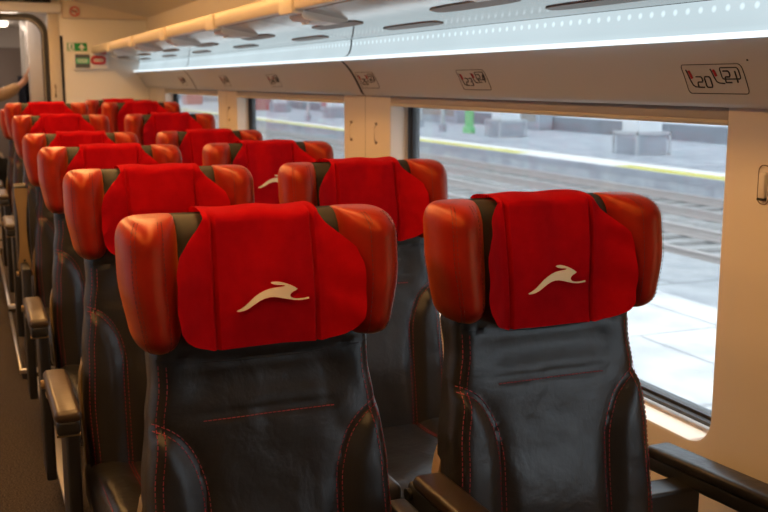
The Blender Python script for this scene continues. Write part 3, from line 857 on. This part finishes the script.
# coat hooks on the pillars
def hook(y, z, label, big=False):
    r = empty('coat_hook', (XR, y, z)); tag(r, label, 'coat hook', 'coat hooks on the window pillars')
    if big:
        bm = bmesh.new(); L = rrect(-.016, .016, -.040, .040, [.014]*4, 6)
        tube(bm, [(-.001, a, b) for a, b in L], .0012, 5, closed=True); obj('recess_rim', bm, 'taupe', r)
        bm = bmesh.new(); L = rrect(-.009, .009, -.028, .026, [.004]*4, 4)
        loft(bm, [[(0, a, b) for a, b in L], [(-.006, a, b) for a, b in L], [(-.008, a*.8, b*.9) for a, b in L]]); obj('hook_flap', bm, 'cream', r)
        bm = bx(-.009, -.0, -.009, .009, -.032, -.027); obj('slot', bm, 'dark', r, smooth=False)
    else:
        bm = bmesh.new(); tube(bm, [(0, 0, .036), (-.008, 0, .034), (-.011, 0, .02), (-.011, 0, -.022), (-.008, 0, -.034), (0, 0, -.036)], .0026, 6); obj('hook_bar', bm, 'cream', r)
        for s in (1, -1):
            bm = bmesh.new(); bmesh.ops.create_uvsphere(bm, u_segments=10, v_segments=6, radius=.006, matrix=Matrix.Translation((-.003, 0, s*.037))); obj('hook_end', bm, 'taupe', r)
hook(1.611, 1.212, 'recessed oblong coat hook on the pillar right of nearest window', True)
hook(3.735, 1.218, 'slim coat hook on pillar, on the nearer panel of the pair')
hook(4.015, 1.216, 'slim coat hook on pillar, on the farther panel of the pair')
hook(6.16, 1.225, 'slim coat hook on the pillar beside the farthest window')

# ------------------------------------------------------------------ luggage by the end door
bm = bmesh.new(); box(bm, -.14, .14, -.10, .10, .05, .50, bev=.03, seg=3)
cs = empty('suitcase', (.19, 8.72, 0)); tag(cs, 'pale tan suitcase standing by the end doorway under a black bag', 'suitcase')
obj('shell', bm, 'tan_case', cs)
bm = bmesh.new(); 
for z in (.16, .28, .40): box(bm, -.135, .135, -.104, .104, z-.008, z+.008, bev=.004)
obj('shell_rib', bm, 'dark', cs)
for x in (-.10, .10):
    for y in (-.07, .07):
        bm = bmesh.new(); bmesh.ops.create_cone(bm, cap_ends=True, segments=14, radius1=.025, radius2=.025, depth=.022, matrix=Matrix.Translation((x, y, .026)) @ Matrix.Rotation(PI/2, 4, 'Y')); obj('wheel', bm, 'rubber', cs)
bm = bmesh.new(); bmesh.ops.create_icosphere(bm, subdivisions=4, radius=1)
for v in bm.verts:
    d = 1+.12*noise.noise(v.co*3)
    v.co = Vector((v.co.x*.135*d, v.co.y*.10*d, .672+math.copysign(abs(v.co.z)**.8, v.co.z)*.155*d))
bg = obj('soft_bag', bm, 'black_fabric', loc=(.19, 8.72, 0)); tag(bg, 'black soft bag resting on the tan suitcase', 'bag')
bm = bmesh.new(); tube(bm, [(-.06, 0, .80), (-.05, 0, .845), (0, 0, .862), (.05, 0, .845), (.06, 0, .80)], .011, 8); obj('handle', bm, 'tan_case', bg)

# ------------------------------------------------------------------ the person in the vestibule
def skin(name, verts, edges, radii, m, parent=None, root=0, sub=2):
    me = bpy.data.meshes.new(name); me.from_pydata(verts, edges, []); me.update()
    o = bpy.data.objects.new(name, me); COL.objects.link(o); me.materials.append(M[m])
    mo = o.modifiers.new('skin', 'SKIN'); mo.use_smooth_shade = True
    for i, r in enumerate(radii):
        v = me.skin_vertices[0].data[i]; v.radius = (r, r) if not isinstance(r, tuple) else r; v.use_root = (i == root)
    s = o.modifiers.new('sub', 'SUBSURF'); s.levels = sub; s.render_levels = sub
    if parent: o.parent = parent
    return o
pr = empty('person', (-.12, 9.98, 0))
tag(pr, 'person in a beige jacket reaching a hand to the doorway side', 'person')
# pelvis, spine, neck, head, legs, arms (x towards the wall the hand rests on)
V = [(0, 0, .95), (0, 0, 1.12), (0, 0, 1.32), (0, 0, 1.44), (.01, 0, 1.495), (.02, 0, 1.55), (.03, 0, 1.645), (.025, 0, 1.705),
     (0, -.09, .90), (.02, -.10, .50), (0, -.10, .08), (.13, -.11, .03), (0, .09, .90), (.02, .10, .50), (0, .10, .08), (.13, .11, .03),
     (.02, -.17, 1.40), (.20, -.20, 1.28), (.44, -.15, 1.30), (.615, -.12, 1.405), (.640, -.11, 1.440), (.655, -.10, 1.475),
     (0, .17, 1.40), (0, .23, 1.12), (.06, .22, .88), (.07, .21, .80)]
V = [(x, y, z) for x, y, z in V]
E = [(0, 1), (1, 2), (2, 3), (3, 4), (4, 5), (5, 6), (6, 7), (0, 8), (8, 9), (9, 10), (10, 11), (0, 12), (12, 13), (13, 14), (14, 15), (3, 16), (16, 17), (17, 18), (18, 19), (19, 20), (20, 21), (3, 22), (22, 23), (23, 24), (24, 25)]
Rr = [.13, .12, .13, .08, .055, .075, .09, .06, .08, .06, .042, .035, .08, .06, .042, .035, .062, .048, .04, .027, .03, .022, .062, .048, .034, .03]
bd = skin('body', V, E, Rr, 'skin', pr)
# five fingers on the raised hand, four curled over the frame edge and a thumb out to the side
fv = []; fe = []; frr = []
def finger(base, d1, d2, l, r):
    b = Vector(base); i = len(fv)
    p1 = b+Vector(d1)*l*.45; p2 = p1+Vector(d2)*l*.32; p3 = p2+Vector(d2)*l*.25
    for p, q in ((b, r*1.1), (p1, r), (p2, r*.9), (p3, r*.75)): fv.append(tuple(p)); frr.append(q)
    fe.extend([(i, i+1), (i+1, i+2), (i+2, i+3)])
for k, (dy, l) in enumerate(((-.032, .078), (-.010, .088), (.012, .083), (.033, .066))):
    finger((.650, -.10+dy*.7, 1.470), (.20, dy*2, .95), (.45, dy, .85), l, .0085)
finger((.640, -.125, 1.445), (-.25, -.75, .55), (-.1, -.45, .85), .062, .0095)
hd = skin('fingers', fv, fe, frr, 'skin', bd)
for i in range(0, len(fv), 4): hd.data.skin_vertices[0].data[i].use_root = True
jk = skin('jacket', [(0, 0, .86), V[1], V[2], V[3], V[16], V[17], V[18], (.585, -.125, 1.385), V[22], V[23], (.05, .22, .92)],
          [(0, 1), (1, 2), (2, 3), (3, 4), (4, 5), (5, 6), (6, 7), (3, 8), (8, 9), (9, 10)], [.155, .148, .152, .095, .078, .066, .062, .046, .078, .066, .048], 'beige_cloth', pr)
skin('trousers', [(0, 0, 1.08), V[0], V[8], V[9], (0, -.10, .10), V[12], V[13], (0, .10, .10)], [(0, 1), (1, 2), (2, 3), (3, 4), (1, 5), (5, 6), (6, 7)], [.14, .145, .098, .076, .06, .098, .076, .06], 'navy_cloth', pr)
for s in (-1, 1):
    bm = bx(-.06, .19, s*.105-.045, s*.105+.045, 0, .085, bev=.03, seg=3); obj('shoe', bm, 'black_plastic', pr)
bm = bmesh.new(); bmesh.ops.create_uvsphere(bm, u_segments=24, v_segments=16, radius=1)
for v in bm.verts:
    v.co = Vector((.012+v.co.x*.112, v.co.y*.098, 1.680+v.co.z*.098))
bmesh.ops.delete(bm, geom=[v for v in bm.verts if v.co.x > .06 and v.co.z < 1.700 or v.co.z < 1.605 and v.co.x > -.03], context='VERTS')
bmesh.ops.solidify(bm, geom=bm.faces[:], thickness=.01); obj('hair', bm, 'hair', pr)
for s in (-1, 1):
    bm = bmesh.new(); bmesh.ops.create_uvsphere(bm, u_segments=10, v_segments=8, radius=.009, matrix=Matrix.Translation((.106, s*.032, 1.640))); obj('eye', bm, 'white', bd)
    bm = bmesh.new(); bmesh.ops.create_uvsphere(bm, u_segments=10, v_segments=8, radius=.02, matrix=Matrix.Translation((.015, s*.092, 1.630)) @ Matrix.Diagonal((1, .45, 1.6, 1))); obj('ear', bm, 'skin', bd)
bm = bmesh.new(); bmesh.ops.create_cone(bm, cap_ends=True, segments=10, radius1=.017, radius2=.009, depth=.040, matrix=Matrix.Translation((.108, 0, 1.616)) @ Matrix.Rotation(-.35, 4, 'Y')); obj('nose', bm, 'skin', bd)
bm = bmesh.new(); tube(bm, [(.100, -.024, 1.585), (.108, 0, 1.582), (.100, .024, 1.585)], .0055, 6); obj('mouth', bm, 'sign_red', bd)
# dark coat hanging on the vestibule wall
bm = bmesh.new(); rings = []
for i in range(16):
    t = i/15; z = 1.47-.95*t; w = .05+.09*min(1, t*4)+.03*t
    rings.append([(.515+.042*math.cos(a)+.012*math.sin(3*a+4*t), 10.14+w*math.sin(a), z) for a in [2*PI*k/18 for k in range(18)]])
loft(bm, rings); ct = obj('hanging_coat', bm, 'navy_cloth'); tag(ct, 'dark coat hanging on the vestibule wall below the raised hand', 'coat')
bm = bx(.535, .565, 10.12, 10.16, 1.45, 1.50, bev=.006); hk = obj('wall_hook', bm, 'metal'); tag(hk, 'small metal hook holding the dark coat in the vestibule', 'hook')

# ------------------------------------------------------------------ the station outside
ZP = -.60; Y0, Y1 = -25, 150
bm = bx(1.78, 7.7, Y0, Y1, ZP-.7, ZP); tag(obj('pavement', bm, 'paving', smooth=False), kind='structure')
bm = bx(7.6, 14.4, Y0, Y1, -1.5, -1.02); tag(obj('ground_track_bed', bm, 'gravel', smooth=False), kind='structure')
bm = bx(14.35, 30, Y0, Y1, -1.6, ZP); pl = obj('pavement_far', bm, 'paving_grey', smooth=False); tag(pl, kind='structure')
bm = bx(14.32, 14.42, Y0, Y1, ZP-.16, ZP+.004); obj('platform_edge', bm, 'wall_grey', pl, smooth=False)
bm = bx(14.43, 14.97, 25.3, Y1, ZP, ZP+.006); box(bm, 14.43, 14.97, Y0, 20.6, ZP, ZP+.006); obj('yellow_line', bm, 'yellow', pl, smooth=False)
bm = bx(14.43, 14.97, 20.6, 25.3, ZP, ZP+.006); obj('pale_marking', bm, 'white_paint', pl, smooth=False)
bm = bx(14.99, 15.75, Y0, Y1, ZP, ZP+.005); obj('white_paving', bm, 'white_paint', pl, smooth=False)
for k, x0 in enumerate((8.95, 11.9)):
    tr = empty('railway_track', (x0, 40, -1.02)); tag(tr, 'railway track on gravel, %s' % ('nearer to the train window' if k == 0 else 'closer to the far platform'), 'railway track')
    bm = bmesh.new(); y = -60.
    while y < 70: box(bm, -.2, 1.65, y, y+.26, -.03, .05); y += .62
    o = obj('sleepers', bm, 'sleeper', tr, smooth=False); o['kind'] = 'stuff'
    for dx in (0, 1.45):
        bm = bx(dx-.07, dx+.07, -62, 70, .05, .075); box(bm, dx-.02, dx+.02, -62, 70, .07, .17); box(bm, dx-.038, dx+.038, -62, 70, .165, .205, bev=.008, seg=1); obj('rail', bm, 'rail_steel', tr, smooth=False)
    bm = bx(-.62, -.38, -62, 70, -.02, .14) if k == 0 else bx(-.62, -.38, -62, 70, -.02, .10); obj('cable_trough', bm, 'sleeper', tr, smooth=False)
bm = bmesh.new()
for k in range(260):
    x = 7.75+random.random()*.4; y = 6+random.random()*14; h = .08+random.random()*.14; a = random.random()*6.28
    d = Vector((math.cos(a), math.sin(a), 0))*.03
    v = [bm.verts.new(Vector((x, y, -1.03))-d), bm.verts.new(Vector((x, y, -1.03))+d), bm.verts.new(Vector((x+d.y*2, y-d.x*2, -1.03+h)))]
    bm.faces.new(v)
tag(obj('weeds', bm, 'weeds', smooth=False), 'low green weeds growing between gravel and near platform', 'weeds', kind='stuff')
ords = ['right of the train seats, nearest one', 'second from the nearest', 'third from the nearest', 'fourth from the nearest', 'the farthest one']
for k, (x, y) in enumerate(((17.7, 23.9), (18.6, 33.4), (18.9, 43.5), (19.2, 54.), (19.5, 66))):
    c = empty('platform_pillar', (x, y, ZP)); tag(c, 'pale concrete pillar with boxed foot on far platform, '+ords[k], 'pillar', 'pillars on the far platform')
    obj('shaft', bx(-.40, .40, -.40, .40, 0, 6.1, bev=.03), 'concrete', c)
    bm = bmesh.new()
    for dx in (-.55, .55):
        for dy in (-.55, .55): box(bm, dx-.03, dx+.03, dy-.03, dy+.03, 0, .62)
    for d in (-.55, .55): box(bm, -.58, .58, d-.03, d+.03, .56, .64); box(bm, d-.03, d+.03, -.58, .58, .56, .64)
    obj('guard_frame', bm, 'wall_light', c, smooth=False)
    obj('foot_box', bx(-.50, .50, -.50, .50, 0, .54, bev=.02), 'wall_grey', c)
gs = empty('green_sign', (18.5, 36.2, ZP)); tag(gs, 'tall narrow green sign standing on the far platform', 'sign')
obj('sign_board', bx(-.08, .08, -.25, .25, .25, 3.2, bev=.03), 'green_paint', gs); obj('sign_foot', bx(-.12, .12, -.32, .32, 0, .25, bev=.02), 'green_paint', gs)
for k, (x, y) in enumerate(((18.0, 37.6), (19.0, 42.0), (16.6, 51.0))):
    lp = empty('lamp_post', (x, y, ZP)); tag(lp, ('slim white lamp post left of the green sign', 'slim white lamp post at the left end of nearest window', 'slim white lamp post seen through the second window')[k], 'lamp post', 'lamp posts on the far platform')
    bm = bmesh.new(); tube(bm, [(0, 0, 0), (0, 0, 4.5)], .09, 12); obj('post', bm, 'white_paint', lp)
    bm = bmesh.new(); tube(bm, [(0, 0, 0), (0, 0, .3)], .16, 12); obj('post_foot', bm, 'wall_grey', lp)
    obj('lamp_head', bx(-.6, .6, -.12, .12, 4.5, 4.62, bev=.03), 'wall_grey', lp)
bm = bx(23.0, 23.4, Y0, Y1, ZP, 6.4); bw = obj('wall_station', bm, 'concrete', smooth=False); tag(bw, kind='structure')
bm = bx(22.85, 23.0, Y0, Y1, ZP, ZP+.55); obj('plinth_band', bm, 'band_grey', bw, smooth=False)
for k, (y, w, h) in enumerate(((38.5, 3.2, 1.1), (47., 4.6, 1.9), (62, 7, 2.0))):
    b = empty('bench_shelter', (22.2, y, ZP)); tag(b, ('low grey shelter against the station wall, nearest one', 'mid-sized grey shelter against the station wall', 'large grey shelter against the station wall, farthest one')[k], 'shelter')
    obj('shelter_wall', bx(-.05, .6, -w/2, w/2, 0, h, bev=.03), 'wall_grey', b); obj('shelter_roof', bx(-.35, .65, -w/2-.15, w/2+.15, h, h+.09, bev=.02), 'concrete', b)
    obj('shelter_panel', bx(-.08, -.04, -w/2+.3, w/2-.5, .35, h-.2), 'red_paint' if k == 2 else 'taupe', b, smooth=False)
for k, (x, y) in enumerate(((19.5, 72), (20, 80), (19, 92))):
    b = empty('vending_kiosk', (x, y, ZP)); tag(b, ('dull red kiosk far along the platform, nearest of its kind', 'dull red kiosk far along the platform, middle one', 'dull red kiosk at the far end of the platform')[k], 'kiosk', 'kiosks far along the platform')
    obj('kiosk_body', bx(-.7, .7, -1.2, 1.2, 0, 1.7, bev=.05), 'red_paint', b); obj('kiosk_top', bx(-.8, .8, -1.3, 1.3, 1.7, 2.3, bev=.05), 'white_paint', b)
    obj('kiosk_window', bx(-.73, -.68, -.8, .8, .8, 1.5), 'taupe', b, smooth=False)
bm = bx(7.75, 15.9, Y0, Y1, 5.5, 5.75); box(bm, 17.97, 25.5, Y0, Y1, 9.0, 9.25)  # unseen slabs; gap and second slab shaped for the sun strip and sky light
tag(obj('roof_canopy_unseen', bm, 'concrete', smooth=False), kind='structure')
bm = bx(XL-.15, XR+.15, YB-.1, 12.6, 2.2, 2.3); tag(obj('roof_coach', bm, 'grey_plastic', smooth=False), kind='structure')
bm = bx(-60, 1.2, Y0, Y1, -1.7, -1.25); tag(obj('ground_left', bm, 'gravel', smooth=False), kind='structure')
bm = bx(-5.6, -5.2, Y0, Y1, -1.3, 5.5); tag(obj('wall_light_block', bm, 'wall_grey', smooth=False), kind='structure')  # added unseen wall that holds back daylight from the left windows
bm = bx(XL-.15, XR+.15, YB-.1, 12.6, -.60, -.125); tag(obj('floor_coach_underframe', bm, 'grey_plastic', smooth=False), kind='structure')

# ------------------------------------------------------------------ daylight, camera, view
W = bpy.data.worlds.new('sky'); S.world = W; W.use_nodes = True
bg_ = W.node_tree.nodes['Background']; bg_.inputs['Color'].default_value = (.86, .93, 1, 1); bg_.inputs['Strength'].default_value = 3.8
su = bpy.data.lights.new('sun', 'SUN'); su.energy = 5.2; su.angle = math.radians(.6); su.color = (1, .96, .9)
so = bpy.data.objects.new('sun', su); COL.objects.link(so)
dirv = Vector((-math.cos(math.radians(76)), .06, -math.sin(math.radians(76))))
so.rotation_euler = dirv.to_track_quat('-Z', 'Y').to_euler()

cd = bpy.data.cameras.new('camera'); cam = bpy.data.objects.new('camera', cd); COL.objects.link(cam)
cd.sensor_width = 36; cd.lens = 1010/768*36; cd.clip_start = .02; cd.clip_end = 400
cam.location = (0, 0, 1.42); cam.rotation_euler = (PI/2-.171, 0, -.389)
cd.dof.use_dof = True; cd.dof.focus_distance = 1.95; cd.dof.aperture_fstop = 7.1
S.camera = cam
S.view_settings.view_transform = 'Standard'; S.view_settings.look = 'None'; S.view_settings.gamma = 1; S.view_settings.exposure = .14; S.view_settings.use_curve_mapping = False
S.cycles.use_denoising = True
S.cycles.max_bounces = 8; S.cycles.transparent_max_bounces = 12; S.cycles.sample_clamp_indirect = 6
